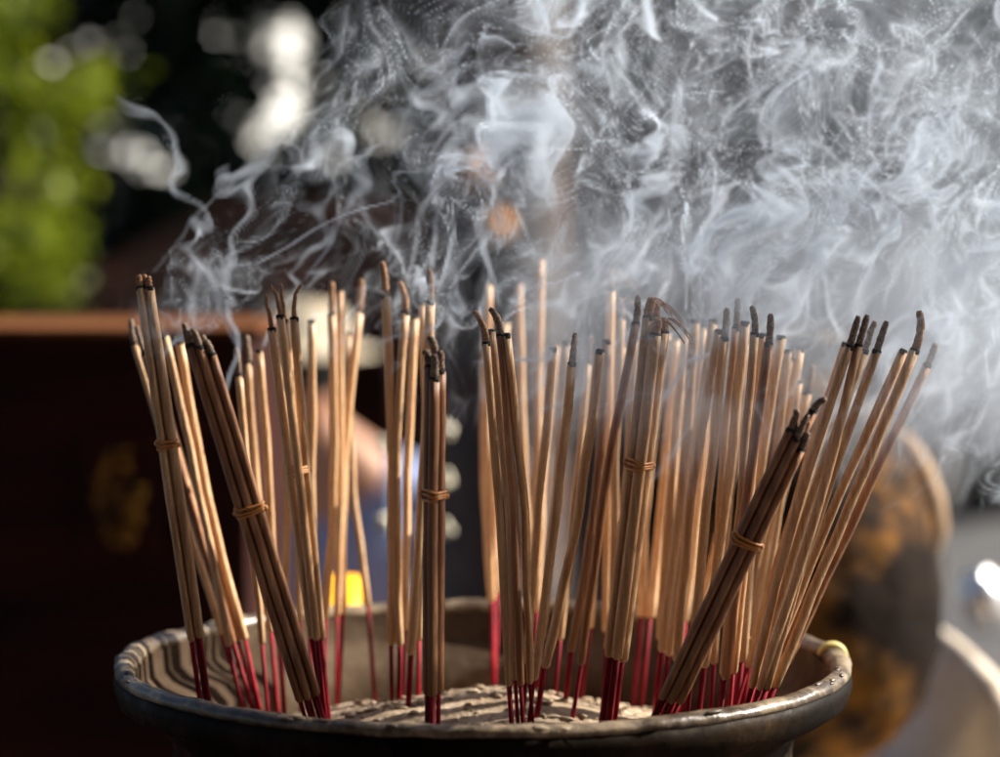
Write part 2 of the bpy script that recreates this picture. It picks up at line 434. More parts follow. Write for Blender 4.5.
def wobf(amp):
    def f(i, th):
        c_, s_ = math.cos(th), math.sin(th)
        a = noise.noise(Vector((c_ * 2.2, s_ * 2.2, 1.0)))
        b = noise.noise(Vector((c_ * 9, s_ * 9, i * .25)))
        e_ = noise.noise(Vector((c_ * 22, s_ * 22, i * .4 + 3)))
        return (a * .0020 + b * .0012 + e_ * .0007) * amp, (a * .0018 + b * .0013 + e_ * .0010) * amp
    return f
RO = 0.1785
BX = P(482.5, 660, 0).x
bowl = thing('incense_bowl', 'wide round bronze bowl with worn pale rim, full of sand and incense', 'incense burner', (BX, 0, -.17))
off = Vector((0, 0, .17))
def rel(prof): return [(r, z + .17) for r, z in prof]
bm = bmesh.new()
lathe(bm, rel([(RO - .004, -.004), (RO + .0005, -.0048), (RO + .0012, -.010), (RO - .001, -.017), (RO - .008, -.022), (RO - .018, -.027), (RO - .025, -.033), (RO - .027, -.042), (RO - .027, -.052), (RO - .024, -.062), (RO - .016, -.074), (RO - .010, -.088), (RO - .015, -.105), (RO - .04, -.13), (RO - .07, -.150), (RO - .075, -.157), (RO - .06, -.162), (RO - .055, -.170)]), 160, wobf(.6))
mesh_obj('bowl_body', bm, m_bowl.m, bowl)
bm = bmesh.new()
prof = [(RO - .0015, -.0055), (RO + .0008, -.0035), (RO + .0006, -.0012), (RO - .002, .0006), (RO - .006, .0006), (RO - .0085, -.002), (RO - .0095, -.006), (RO - .006, -.0075)]
lathe(bm, rel(prof), 260, wobf(.75), close=True)
rim_bm = bm
bm = bmesh.new()
lathe(bm, rel([(RO - .0098, -.005), (RO - .011, -.017), (RO - .015, -.022), (RO - .025, -.028), (RO - .031, -.036), (RO - .032, -.048), (RO - .032, -.090)]), 160, wobf(.8))
mesh_obj('inner_wall', bm, m_in.m, bowl)
# ochre drip clipped over the right of the rim
bm = bmesh.new()
a0 = R(6)
pp = []
for (r_, z_) in [(RO - .0105, -.004), (RO - .0075, .0008), (RO - .002, .0016), (RO + .0018, -.0010), (RO + .0028, -.006), (RO + .0026, -.012), (RO + .0020, -.0165)]:
    pp.append(Vector((r_ * math.cos(a0), r_ * math.sin(a0), z_ + .17)))
tube(bm, pp, [.0016, .0026, .0030, .0030, .0028, .0028, .0020], 10)
m_och = Mat('ochre_glaze', (.52, .43, .14), .6)
dr = mesh_obj('rim_drip', bm, m_och.m, bowl)
ds = dr.modifiers.new('s', 'SUBSURF'); ds.levels = 1; ds.render_levels = 2
# glaze lumps along the front rim, part of the rim's own surface
bm = rim_bm
rl = random.Random(4)
for k in range(46):
    th = R(rl.uniform(195, 352)); rr_ = RO - .002 + rl.uniform(-.003, .002)
    p_ = Vector((rr_ * math.cos(th), rr_ * math.sin(th), .17 + rl.uniform(-.0015, .0010)))
    s_ = rl.uniform(.0007, .0019)
    mt_ = Matrix.Translation(p_) @ Matrix.Rotation(th + R(90), 4, 'Z') @ Matrix.Diagonal((s_ * rl.uniform(1.2, 3.5), s_ * .9, s_ * .55, 1))
    bmesh.ops.create_icosphere(bm, subdivisions=2, radius=1, matrix=mt_)
mesh_obj('rim', bm, m_rim.m, bowl)

m_sand = Mat('pale_ash_sand', rough=.95, spec=.1)
v = m_sand.coord((1, 1, 1))
c = m_sand.ramp(m_sand.noise(v, 45.0, 6, .7), [(.3, (.24, .17, .11)), (.5, (.42, .32, .22)), (.7, (.62, .51, .38))])
m_sand.color(c); m_sand.bump(m_sand.noise(v, 500.0, 5, .8), .6, .0015)
bm = bmesh.new()
NR, NT = 110, 420; rings = []
for i in range(NR + 1):
    r_ = (RO - .0315) * i / NR; ring = []
    for k in range(NT):
        th = 2 * math.pi * k / NT
        x, y = r_ * math.cos(th), r_ * math.sin(th)
        z = sand_z(x + BX, y) + .0005 * noise.noise(Vector((x * 170, y * 170, 1))) + .0006 * noise.noise(Vector((x * 420, y * 420, 5)))
        if i == NR: z -= .012
        ring.append(bm.verts.new((x, y, z)))
        if i == 0: break
    rings.append(ring)
for i in range(NR):
    for k in range(NT):
        if i == 0: bm.faces.new((rings[0][0], rings[1][k], rings[1][(k + 1) % NT]))
        else: bm.faces.new((rings[i][k], rings[i + 1][k], rings[i + 1][(k + 1) % NT], rings[i][(k + 1) % NT]))
rs = random.Random(8)
for k in range(420):
    r_ = (RO - .04) * rs.random() ** .5; th = rs.uniform(0, 6.283)
    x, y = r_ * math.cos(th), r_ * math.sin(th)
    s_ = rs.uniform(.0006, .0022)
    bmesh.ops.create_icosphere(bm, subdivisions=1, radius=1, matrix=Matrix.Translation((x, y, sand_z(x + BX, y) + s_ * .3)) @ Matrix.Rotation(rs.uniform(0, 6), 4, 'Z') @ Matrix.Diagonal((s_ * rs.uniform(1, 3), s_, s_ * .7, 1)))
sand = mesh_obj('sand', bm, m_sand.m, None, loc=(BX, 0, 0))
sand['kind'] = 'stuff'; sand['label'] = 'pale lumpy incense sand heaped inside the bowl'; sand['category'] = 'sand'
# ------------------------------------------------------------------ surroundings
GZ = -1.02
m_ground = Mat('stone_paving', rough=.8)
v = m_ground.coord((1, 1, 1))
br = m_ground.n('ShaderNodeTexBrick'); br.inputs['Scale'].default_value = 1.6; br.offset = .5
br.inputs['Color1'].default_value = (.05, .052, .06, 1); br.inputs['Color2'].default_value = (.035, .038, .045, 1); br.inputs['Mortar'].default_value = (.07, .07, .07, 1)
m_ground.l(v, br.inputs['Vector'])
m_ground.color(m_ground.mix(m_ground.ramp(m_ground.noise(v, .9, 4), [(.35, (0,) * 3), (.7, (1,) * 3)]), br.outputs[0], (.08, .075, .075)))
bm = bmesh.new(); bmesh.ops.create_grid(bm, x_segments=4, y_segments=4, size=150)
g_ = mesh_obj('ground', bm, m_ground.m, loc=(0, 60, GZ)); structure(g_)

m_lacq = Mat('dark_lacquered_wood', rough=.6, spec=.12)
v = m_lacq.coord((1, 6, 6))
m_lacq.color(m_lacq.ramp(m_lacq.noise(v, 3, 5, .6), [(.3, (.012, .0025, .0015)), (.6, (.034, .007, .004)), (.8, (.065, .014, .007))]))
m_topw = Mat('worn_brown_wood', rough=.8, spec=.05)
m_topw.color(m_topw.ramp(m_topw.noise(m_topw.coord((2, 12, 12)), 3, 5, .6), [(.3, (.06, .022, .008)), (.6, (.17, .065, .025)), (.8, (.28, .12, .05))]))
m_gold = Mat('gilded_relief', rough=.45, metal=.6)
m_gold.color(m_gold.ramp(m_gold.noise(m_gold.coord((1, 1, 1)), 22, 4, .6), [(.35, (.04, .015, .003)), (.5, (.32, .13, .015)), (.7, (.65, .33, .05))]))

# table the bowl stands on
t = thing('altar_table', 'dark wooden table under the bronze bowl', 'table', (0, 0, GZ))
bm = bmesh.new(); box(bm, (-.40, -.32, .805), (.36, .34, .8485), .006); mesh_obj('table_top', bm, m_lacq.m, t, smooth=False)
for sx in (-.36, .32):
    for sy in (-.28, .30):
        bm = bmesh.new(); box(bm, (sx - .03, sy - .03, 0), (sx + .03, sy + .03, .803), .006); mesh_obj('leg', bm, m_lacq.m, t, smooth=False)
bm = bmesh.new(); box(bm, (-.37, -.295, .70), (.33, -.285, .80), .002); box(bm, (-.37, .305, .70), (.33, .315, .80), .002); mesh_obj('apron', bm, m_lacq.m, t, smooth=False)

# red-black cabinet on the left
zt = P(0, 327, .85).z; x1 = P(262, 330, .85).x
t = thing('lacquered_cabinet', 'tall dark red lacquered altar cabinet with a brown worn top, left of the bowl', 'cabinet', (x1 - .45, 1.05, GZ))
def cb(lo, hi, bv=.004):
    bm = bmesh.new(); box(bm, lo, hi, bv); return bm
Hc = zt - GZ
mesh_obj('cabinet_body', cb((-.45, -.18, .0), (.435, .22, Hc - .009)), m_lacq.m, t, smooth=False)
mesh_obj('cabinet_top', cb((-.46, -.20, Hc - .008), (.45, .10, Hc)), m_topw.m, t, smooth=False)
for cx in (-.36, P(122, 495, .87).x - (x1 - .45)):
    bm = bmesh.new()
    cz = P(122, 495, .87).z - GZ
    box(bm, (cx - .034, -.192, cz - .055), (cx + .034, -.181, cz + .055), .004)
    fr = mesh_obj('panel_frame', bm, m_lacq.m, t, smooth=False)
    bm = bmesh.new()
    for k in range(60):
        a_ = rng.uniform(0, 6.28); rr_ = rng.uniform(0, 1) ** .5
        p_ = Vector((cx + .020 * rr_ * math.cos(a_), -.194, cz + .042 * rr_ * math.sin(a_)))
        bmesh.ops.create_icosphere(bm, subdivisions=1, radius=1, matrix=Matrix.Translation(p_) @ Matrix.Rotation(rng.uniform(0, 3), 4, 'Y') @ Matrix.Diagonal((.007, .003, .003, 1)))
    mesh_obj('gilded_carving', bm, m_gold.m, t)

# big bronze urn on the right
m_urn = Mat('dark_patinated_bronze', rough=.8, metal=.0, spec=.06)
v = m_urn.coord((1, 1, 1))
c = m_urn.ramp(m_urn.noise(v, 11, 5, .65), [(.30, (.006, .004, .003)), (.50, (.016, .010, .007)), (.56, (.08, .04, .016)), (.66, (.28, .12, .02)), (.8, (.34, .16, .035))])
m_urn.color(c); m_urn.bump(m_urn.noise(v, 26, 4, .6), .5, .008)
uy = .62; uc = P(775, 600, uy); S_ = (uy + CAM_D) / FPX
ub = P(775, 775, uy).z
t = thing('bronze_urn', 'large round dark bronze urn with rusty gold patches behind the bowl', 'urn', (uc.x, uy, ub))
pr = [(0.02, 775), (60, 774), (80, 760), (120, 732), (150, 692), (165, 642), (167, 585), (157, 522), (136, 460), (104, 405), (78, 372), (74, 352), (88, 342), (90, 336), (84, 332), (60, 334), (30, 336), (.02, 336)]
bm = bmesh.new()
dense = []
for (a, b), (c_, d_) in zip(pr, pr[1:]):
    for k in range(4): dense.append((a + (c_ - a) * k / 4, b + (d_ - b) * k / 4))
lathe(bm, [(r_ * S_, P(775, y_, uy).z - ub) for r_, y_ in dense], 96, lambda i, th: (.0016 * noise.noise(Vector((math.cos(th) * 6, math.sin(th) * 6, i * .3))), 0))
mesh_obj('urn_body', bm, m_urn.m, t)
# added pale tube: the sunlit highlight on its right shoulder, put into shape and colour
m_highlight = Mat('highlight_cream', (.34, .22, .12), .7, .0)
bm = bmesh.new()
pp = [P(x, y, uy + .01) - Vector((uc.x, uy, ub)) for x, y in ((893, 432), (906, 446), (918, 470), (929, 500), (934, 530), (930, 552), (922, 560))]
tube(bm, pp, [.006, .010, .012, .012, .011, .008, .005], 12)
mesh_obj('shoulder_highlight', bm, m_highlight.m, t)

# pale carved stone blocks
m_stone = Mat('pale_worn_stone', rough=.85)
v = m_stone.coord((1, 1, 1))
m_stone.color(m_stone.ramp(m_stone.noise(v, 9, 6, .7), [(.3, (.45, .36, .27)), (.5, (.66, .56, .44)), (.7, (.80, .72, .60))]))
m_stone.bump(m_stone.noise(v, 30, 5, .7), .8, .01)
def stone_petal(label, pts, Y, th, seed):
    """upright rounded slab of stone: outline in photo pixels at depth Y, with real thickness and a swollen face"""
    cx = sum(p[0] for p in pts) / len(pts)
    zb_ = min(P(x, y, Y).z for x, y in pts)
    o3 = Vector((P(cx, 700, Y).x, Y, zb_))
    bm = bmesh.new()
    NP = len(pts)
    layers = [(-th / 2, .90), (-th / 2 * .8, .97), (0, 1.0), (th / 2 * .8, .97), (th / 2, .90)]
    cc = sum((P(x, y, Y) for x, y in pts), Vector()) / NP
    rings = []
    for dy, k in layers:
        rings.append([bm.verts.new(cc + (P(x, y, Y) - cc) * k + Vector((0, dy, 0)) - o3) for x, y in pts])
    for A, B_ in zip(rings, rings[1:]):
        for k in range(NP): bm.faces.new((A[k], A[(k + 1) % NP], B_[(k + 1) % NP], B_[k]))
    bm.faces.new(rings[0][::-1]); bm.faces.new(rings[-1])
    bmesh.ops.recalc_face_normals(bm, faces=bm.faces)
    o = mesh_obj('stone_block', bm, m_stone.m, loc=o3)
    sb = o.modifiers.new('s', 'SUBSURF'); sb.levels = 2; sb.render_levels = 2
    return tag(o, label, 'stone block')
stone_petal('pale worn stone block with a rounded peak, right of the dark urn', [(962, 636), (984, 660), (1006, 684), (1040, 705), (1090, 735), (1110, 830), (1110, 1500), (850, 1500), (850, 830), (862, 768), (900, 740), (925, 706), (938, 668), (948, 642)], .78, .34, 1)
stone_petal('low pale stone block under the dark urn, just below the bowl rim', [(700, 768), (860, 766), (880, 790), (890, 1500), (660, 1500), (670, 790)], .62, .30, 2)

# candle in amber glass behind the bowl
cy_ = .27
t = thing('candle_glass', 'glowing yellow glass candle holder just behind the bowl', 'candle', (P(345, 590, cy_).x, cy_, -.171))
S_ = (cy_ + CAM_D) / FPX
ztop = P(345, 576, cy_).z + .171
m_amb = Mat('amber_glass', (.95, .55, .03), .15)
m_amb.b.inputs['Transmission Weight'].default_value = .6
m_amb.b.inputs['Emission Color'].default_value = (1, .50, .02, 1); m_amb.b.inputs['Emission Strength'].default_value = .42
bm = bmesh.new()
lathe(bm, [(.001, .001), (14 * S_, 0), (18 * S_, .006), (19 * S_, ztop * .5), (16 * S_, ztop), (14.6 * S_, ztop), (17 * S_, ztop * .5), (14 * S_, .012), (.001, .010)], 40)
mesh_obj('glass_cup', bm, m_amb.m, t)
bm = bmesh.new(); lathe(bm, [(.001, .013), (12.5 * S_, .013), (13 * S_, ztop * .6), (.001, ztop * .6)], 32)
mesh_obj('wax', bm, Mat('yellow_wax', (.9, .6, .15), .5).m, t)

# carved temple post and wall behind
m_post = Mat('red_brown_carved_wood', rough=.6)
v = m_post.coord((1, 1, 1))
m_post.color(m_post.ramp(m_post.noise(v, 7, 5, .65), [(.30, (.010, .005, .004)), (.50, (.030, .013, .009)), (.66, (.085, .034, .017)), (.80, (.20, .09, .035))]))
m_post.bump(m_post.noise(v, 12, 4, .6), 1.0, .03)
m_wall = Mat('dark_stained_wall', rough=.8)
v = m_wall.coord((1, 1, 1))
m_wall.color(m_wall.ramp(m_wall.noise(v, 2.6, 6, .65), [(.32, (.008, .006, .005)), (.50, (.025, .018, .015)), (.64, (.065, .042, .030)), (.78, (.15, .10, .07))]))
py_ = 2.9
t = thing('carved_post', 'thick reddish brown carved temple post with golden ornaments, behind the smoke', 'post', (P(500, 300, py_).x, py_, GZ))
bm = bmesh.new(); lathe(bm, [(.16, 0), (.16, .2), (.12, .25), (.115, 1.0), (.118, 1.35), (.115, 2.9), (.16, 3.0), (.16, 3.2)], 40); mesh_obj('shaft', bm, m_post.m, t)
def orn(px, py, rpx):
    c0 = P(px, py, py_ - .13) - t.location; S2 = (py_ + CAM_D) / FPX
    bm = bmesh.new()
    bmesh.ops.create_uvsphere(bm, u_segments=24, v_segments=12, radius=1, matrix=Matrix.Translation(c0) @ Matrix.Diagonal((rpx * S2, .02, rpx * S2, 1)))
    for k in range(10):
        a_ = k * .628
        bmesh.ops.create_icosphere(bm, subdivisions=2, radius=rpx * S2 * .34, matrix=Matrix.Translation(c0 + Vector((math.cos(a_), 0, math.sin(a_))) * rpx * S2))
    mesh_obj('gold_ornament', bm, m_gold2.m, t)
m_gold2 = Mat('polished_gold', (.60, .25, .03), .5, .3)
orn(497, 226, 12); orn(476, 170, 14)
wy = 4.6
def wall(label, x0, x1, y, zt_, name, mat):
    bm = bmesh.new(); box(bm, (x0, y, 0), (x1, y + .25, zt_ - GZ), .01)
    o = mesh_obj(name, bm, mat.m, loc=(0, 0, GZ), smooth=False)
    return o
xa, xb_ = P(545, 300, wy).x, P(925, 300, wy).x
t = thing('temple_wall', 'dark stained temple wall with a moulded plinth behind the incense', 'wall', ((xa + xb_) / 2, wy, GZ))
hw = (xb_ - xa) / 2
mesh_obj('wall_face', cb((-hw, 0, 0), (hw, .3, 3.2), .01), m_wall.m, t, smooth=False)
mesh_obj('plinth', cb((-hw - .02, -.08, 0), (hw + .03, .31, .75), .02), m_post.m, t, smooth=False)
mesh_obj('coping', cb((-hw - .04, -.10, 3.202), (hw + .06, .36, 3.34), .02), m_post.m, t, smooth=False)
for k in range(4):
    x_ = -hw + .1 + k * (2 * hw - .2) / 3
    mesh_obj('pilaster', cb((x_ - .055, -.05, .752), (x_ + .055, -.001, 3.2), .012), m_post.m, t, smooth=False)

# pale building and white things far right
m_pale = Mat('pale_plaster', rough=.8)
m_pale.color(m_pale.ramp(m_pale.noise(m_pale.coord((1, 1, 1)), 1.2, 5, .6), [(.3, (.07, .08, .10)), (.7, (.14, .16, .19))]))
t = thing('plastered_house', 'pale blue grey plastered house across the courtyard, right edge', 'building', (5.2, 15, GZ))
mesh_obj('house_wall', cb((-2.4, 0, 0), (3.5, 4, 4.2), .02), m_pale.m, t, smooth=False)
mesh_obj('roof', cb((-2.7, -.4, 4.202), (3.8, 4.4, 4.45), .05), m_post.m, t, smooth=False)
m_dk = Mat('dark_opening', (.03, .035, .04), .3)
for x_ in (-1.5, .2, 1.9):
    w_ = mesh_obj('window', cb((x_ - .4, -.05, 1.2), (x_ + .4, -.002, 2.4), .01), m_pale.m, t, smooth=False)
    mesh_obj('window_pane', cb((x_ - .34, -.058, 1.26), (x_ + .34, -.052, 2.34), .001), m_dk.m, w_, smooth=False)
m_white = Mat('white_enamel', (.85, .85, .84), .25)
def jar(label, px, py, Y, hpx, rpx, tilt=0, name='enamel_jar', cat='jar', mt=None):
    S2 = (Y + CAM_D) / FPX; c0 = P(px, py, Y)
    t = thing(name, label, cat, c0 - Vector((0, 0, hpx * S2 / 2)))
    h = hpx * S2; r = rpx * S2
    bm = bmesh.new(); lathe(bm, [(.0005, 0), (r * .8, 0), (r, h * .15), (r * 1.02, h * .6), (r * .8, h * .85), (r * .55, h * .9), (r * .6, h * .93)], 24)
    mesh_obj('body', bm, (mt or m_white).m, t)
    bm = bmesh.new(); lathe(bm, [(r * .66, h * .93), (r * .66, h * .96), (r * .1, h), (.0005, h)], 24)
    mesh_obj('lid', bm, (mt or m_white).m, t)
    t.rotation_euler = (0, tilt, 0)
    return t

# stall shelf behind the bowl with cups, and person
sy_ = 1.35
m_cup = Mat('white_porcelain', (.86, .84, .78), .2)
# jasmine garlands hanging from the stall bar
gy = .78
bar = thing('garland_stand', 'slim dark stand behind the bowl hung with pale blossom strings', 'stand', (P(420, 400, gy).x, gy, GZ))
hx = [P(x, 400, gy).x - bar.location.x for x in (384, 450)]
ztb = P(400, -70, gy).z - GZ
xp = P(-90, 300, gy).x - bar.location.x
bm = bmesh.new(); tube(bm, [(xp, 0, ztb), (.10, 0, ztb)], .003, 8); mesh_obj('cross_bar', bm, m_lacq.m, bar)
bm = bmesh.new(); tube(bm, [(xp, 0, 0), (xp, 0, ztb)], .004, 8); mesh_obj('pole', bm, m_lacq.m, bar)
bm = bmesh.new(); lathe(bm, [(.0005, .012), (.09, .010), (.10, 0), (.0005, 0)], 32); mesh_obj('foot', bm, m_lacq.m, bar, loc=(xp, 0, 0))
m_jas = Mat('jasmine_blossom', (.80, .74, .56), .6)
for k, (x_, ys) in enumerate(((hx[0], (445, 522)), (hx[1] - .004, (430, 478, 528)))):
    g2 = thing('blossom_garland', ('thin string with two bright white blossoms before the blue shirt', 'string of cream blossoms hanging in the gap right of the dark upright bundle')[k], 'garland', (bar.location.x + x_, gy - .006, P(400, 540, gy).z), 'blossom strings on the stand')
    bm = bmesh.new(); tube(bm, [(0, 0, 0), (0.002, 0, .1), (0, 0, ztb + GZ - g2.location.z)], .0006, 6); mesh_obj('string', bm, m_lacq.m, g2)
    for y_ in ys:
        zc = P(400, y_, gy).z - g2.location.z
        bm = bmesh.new()
        for j in range(9):
            u_ = Vector((rng.gauss(0, 1), rng.gauss(0, 1), rng.gauss(0, 1))).normalized()
            bmesh.ops.create_icosphere(bm, subdivisions=2, radius=.0040, matrix=Matrix.Translation(u_ * .0042 + Vector((0, 0, zc))))
        mesh_obj('blossom', bm, m_jas.m, g2)

m_steel = Mat('polished_steel', (.9, .9, .9), .28, 1.0)
jar('polished steel pot shining at the far right edge beside the stone', 994, 598, 1.5, 62, 24, R(-20), name='steel_pot', cat='pot', mt=m_steel)
jar('white jar seen between the tree and the cabinet, far left', 30, 300, 6.5, 26, 11)

# seated person behind, strongly out of focus
def person(Y):
    S2 = (Y + CAM_D) / FPX
    hd = P(302, 382, Y)
    root = Vector((hd.x + .06, Y, GZ))
    J = {}
    L = lambda x, y, z: Vector((x, y, z))
    hz = hd.z - GZ
    pel = L(.02, .05, hz - .70)
    V = [pel, L(.02, .04, hz - .52), L(.01, .02, hz - .34), L(0, 0, hz - .19), L(-.04, -.03, hz - .09), L(-.06, -.05, hz + .0), L(-.06, -.05, hz + .09),
         L(-.17, .0, hz - .22), L(-.23, -.08, hz - .45), L(-.14, -.28, hz - .52), L(-.09, -.35, hz - .50),
         L(.19, .02, hz - .22), L(.26, -.06, hz - .46), L(.16, -.27, hz - .52), L(.11, -.34, hz - .50),
         L(-.10, .0, hz - .72), L(-.14, -.42, hz - .66), L(-.14, -.40, hz - 1.02), L(-.14, -.40, .07), L(-.14, -.55, .04),
         L(.14, .0, hz - .72), L(.18, -.42, hz - .66), L(.18, -.40, hz - 1.02), L(.18, -.40, .07), L(.18, -.55, .04)]
    V[17].z = (V[16].z + .07) / 2; V[22].z = V[17].z
    E_ = [(0, 1), (1, 2), (2, 3), (3, 4), (4, 5), (5, 6), (3, 7), (7, 8), (8, 9), (9, 10), (3, 11), (11, 12), (12, 13), (13, 14), (0, 15), (15, 16), (16, 17), (17, 18), (18, 19), (0, 20), (20, 21), (21, 22), (22, 23), (23, 24)]
    Rr = [.15, .14, .16, .12, .052, .085, .075, .062, .046, .034, .03, .062, .046, .034, .03, .09, .068, .055, .04, .035, .09, .068, .055, .04, .035]
    def skinned(name, idx, scale, mat, parent, sub=2):
        mp = {k: i for i, k in enumerate(idx)}
        me = bpy.data.meshes.new(name)
        me.from_pydata([V[k] for k in idx], [(mp[a], mp[b]) for a, b in E_ if a in mp and b in mp], [])
        o = bpy.data.objects.new(name, me); link(o, parent)
        sk = o.modifiers.new('skin', 'SKIN'); sk.use_smooth_shade = True
        for k, i in mp.items():
            r_ = Rr[k] * scale
            me.skin_vertices[0].data[i].radius = (r_, r_ * (.72 if k in (1, 2, 0, 3) else .95))
        me.skin_vertices[0].data[0].use_root = True
        ss_ = o.modifiers.new('sub', 'SUBSURF'); ss_.levels = sub; ss_.render_levels = sub
        me.materials.append(mat); return o
    t = thing('person', 'blurred seated person in a pale blue shirt and cream hat behind the sticks', 'person', root)
    body = skinned('body', list(range(25)), 1.0, Mat('skin', (.45, .22, .13), .5).m, t)
    skinned('shirt', [0, 1, 2, 3, 7, 8, 11, 12], 1.13, Mat('pale_blue_cotton', (.22, .27, .45), .8).m, t)
    skinned('trousers', [0, 15, 16, 17, 18, 20, 21, 22, 23], 1.15, Mat('peach_cotton', (.60, .30, .20), .8).m, t)
    hc = V[5]
    bm = bmesh.new()
    for sx in (-1, 1):
        bmesh.ops.create_uvsphere(bm, u_segments=10, v_segments=8, radius=.011, matrix=Matrix.Translation(hc + Vector((sx * .032, -.082, .025))))
    mesh_obj('eye', bm, m_dk.m, t)
    bm = bmesh.new(); bmesh.ops.create_cone(bm, segments=8, radius1=.016, radius2=.006, depth=.045, cap_ends=True, matrix=Matrix.Translation(hc + Vector((0, -.092, 0))) @ Matrix.Rotation(R(20), 4, 'X'))
    bmesh.ops.create_uvsphere(bm, u_segments=10, v_segments=8, radius=1, matrix=Matrix.Translation(hc + Vector((0, -.082, -.045))) @ Matrix.Diagonal((.024, .008, .007, 1)))
    mesh_obj('nose_and_mouth', bm, bpy.data.materials['skin'], t)
    bm = bmesh.new()
    bmesh.ops.create_uvsphere(bm, u_segments=24, v_segments=14, radius=1, matrix=Matrix.Translation(hc + Vector((0, .018, .03))) @ Matrix.Diagonal((.092, .098, .10, 1)))
    mesh_obj('hair', bm, Mat('black_hair', (.012, .009, .008), .5).m, t)
    bm = bmesh.new(); lathe(bm, [(.155, .055), (.150, .062), (.098, .07), (.092, .12), (.075, .150), (.001, .156)], 32)
    mesh_obj('hat', bm, Mat('cream_hat_cloth', (.5, .42, .30), .8).m, t, loc=hc + Vector((0, 0, .005)))
    # stool
    s3 = thing('wooden_stool', 'plain wooden stool under the seated person', 'stool', root + Vector((.02, .06, 0)))
    sh = hz - .70 - .13
    bm = bmesh.new(); lathe(bm, [(.001, sh - .03), (.17, sh - .03), (.17, sh), (.001, sh)], 32); mesh_obj('seat', bm, m_topw.m, s3)
    for k in range(4):
        a_ = k * math.pi / 2 + .78
        bm = bmesh.new(); tube(bm, [(math.cos(a_) * .16, math.sin(a_) * .16, 0), (math.cos(a_) * .12, math.sin(a_) * .12, sh - .03)], .016, 8); mesh_obj('leg', bm, m_topw.m, s3)
person(3.6)

# trees
def leafmat(name, c0, c1, tr):
    M_ = Mat(name, rough=.5, spec=.3)
    oi = M_.n('ShaderNodeNewGeometry')
    c = M_.ramp(oi.outputs['Random Per Island'], [(.0, c0), (1, c1)])
    M_.color(c)
    tl_ = M_.n('ShaderNodeBsdfTranslucent'); mx_ = M_.n('ShaderNodeMixShader'); mx_.inputs[0].default_value = tr
    M_.l(c, tl_.inputs[0])
    M_.l(M_.b.outputs[0], mx_.inputs[1]); M_.l(tl_.outputs[0], mx_.inputs[2])
    M_.l(mx_.outputs[0], M_.t.nodes['Material Output'].inputs[0])
    return M_
m_leafg = leafmat('yellow_green_leaves', (.012, .028, .003), (.28, .34, .014), .5)
m_leafd = leafmat('dark_green_leaves', (.008, .016, .008), (.024, .040, .018), .12)
m_leafd.b.inputs['Roughness'].default_value = .2; m_leafd.b.inputs['Specular IOR Level'].default_value = .8
m_bark = Mat('tree_bark', (.06, .045, .032), .9)
def tree(label, x, y, ctr, rad, nleaf, size, mat, seed, gaps=(), clumps=60):
    """ctr/rad: crown ellipsoid relative to the foot; gaps: (x, z, r) openings where sky shows"""
    rr = random.Random(seed)
    name, cat = 'leafy_tree', 'tree'
    t = thing(name, label, cat, (x, y, GZ), 'trees beyond the courtyard')
    bm = bmesh.new()
    c3 = Vector(ctr)
    tube(bm, [(0, 0, -.1), (.03, 0, ctr[2] * .3), (-.04, .02, ctr[2] * .6), (ctr[0] * .6, ctr[1], ctr[2])], [.19, .14, .11, .06], 12)
    for k in range(7):
        a_ = rr.uniform(0, 6.28); z0 = ctr[2] * rr.uniform(.5, .9)
        e_ = c3 + Vector((math.cos(a_) * rad[0], math.sin(a_) * rad[1], rr.uniform(-.4, .7) * rad[2])) * .7
        s_ = Vector((0, 0, z0)); tube(bm, [s_, s_.lerp(e_, .5) + Vector((0, 0, .08)), e_], [.06, .035, .012], 8)
    mesh_obj('trunk', bm, m_bark.m, t)
    cl = []
    for k in range(clumps):
        u_ = Vector((rr.gauss(0, 1), rr.gauss(0, 1), rr.gauss(0, 1))).normalized() * rr.uniform(.25, 1) ** .6
        cl.append((c3 + Vector((u_.x * rad[0], u_.y * rad[1], u_.z * rad[2])), rr.uniform(.16, .32) * rad[0]))
    verts, faces = [], []
    for k in range(nleaf):
        c_, r_ = cl[rr.randrange(len(cl))]
        p_ = c_ + Vector((rr.gauss(0, .5), rr.gauss(0, .5), rr.gauss(0, .42))) * r_
        skip = False
        for gx, gz, gr in gaps:
            if math.hypot(p_.x - gx, p_.z - gz) < gr: skip = True; break
        if skip: continue
        s_ = size * rr.uniform(.6, 1.3)
        q_ = Matrix.Rotation(rr.uniform(0, 6.28), 3, 'Z') @ Matrix.Rotation(rr.uniform(-1.2, 1.2), 3, 'X') @ Matrix.Rotation(rr.uniform(0, 6.28), 3, 'Z')
        i0 = len(verts)
        for (a, b, h) in ((-1, 0, 0), (-.35, -.42, .05), (.4, -.36, .05), (1, 0, -.1), (.4, .36, .05), (-.35, .42, .05)):
            verts.append(p_ + q_ @ Vector((a * s_, b * s_, h * s_)))
        faces.append(tuple(range(i0, i0 + 6)))
    me = bpy.data.meshes.new('crown'); me.from_pydata(verts, [], faces); me.materials.append(mat.m)
    link(bpy.data.objects.new('crown', me), t)
    return t
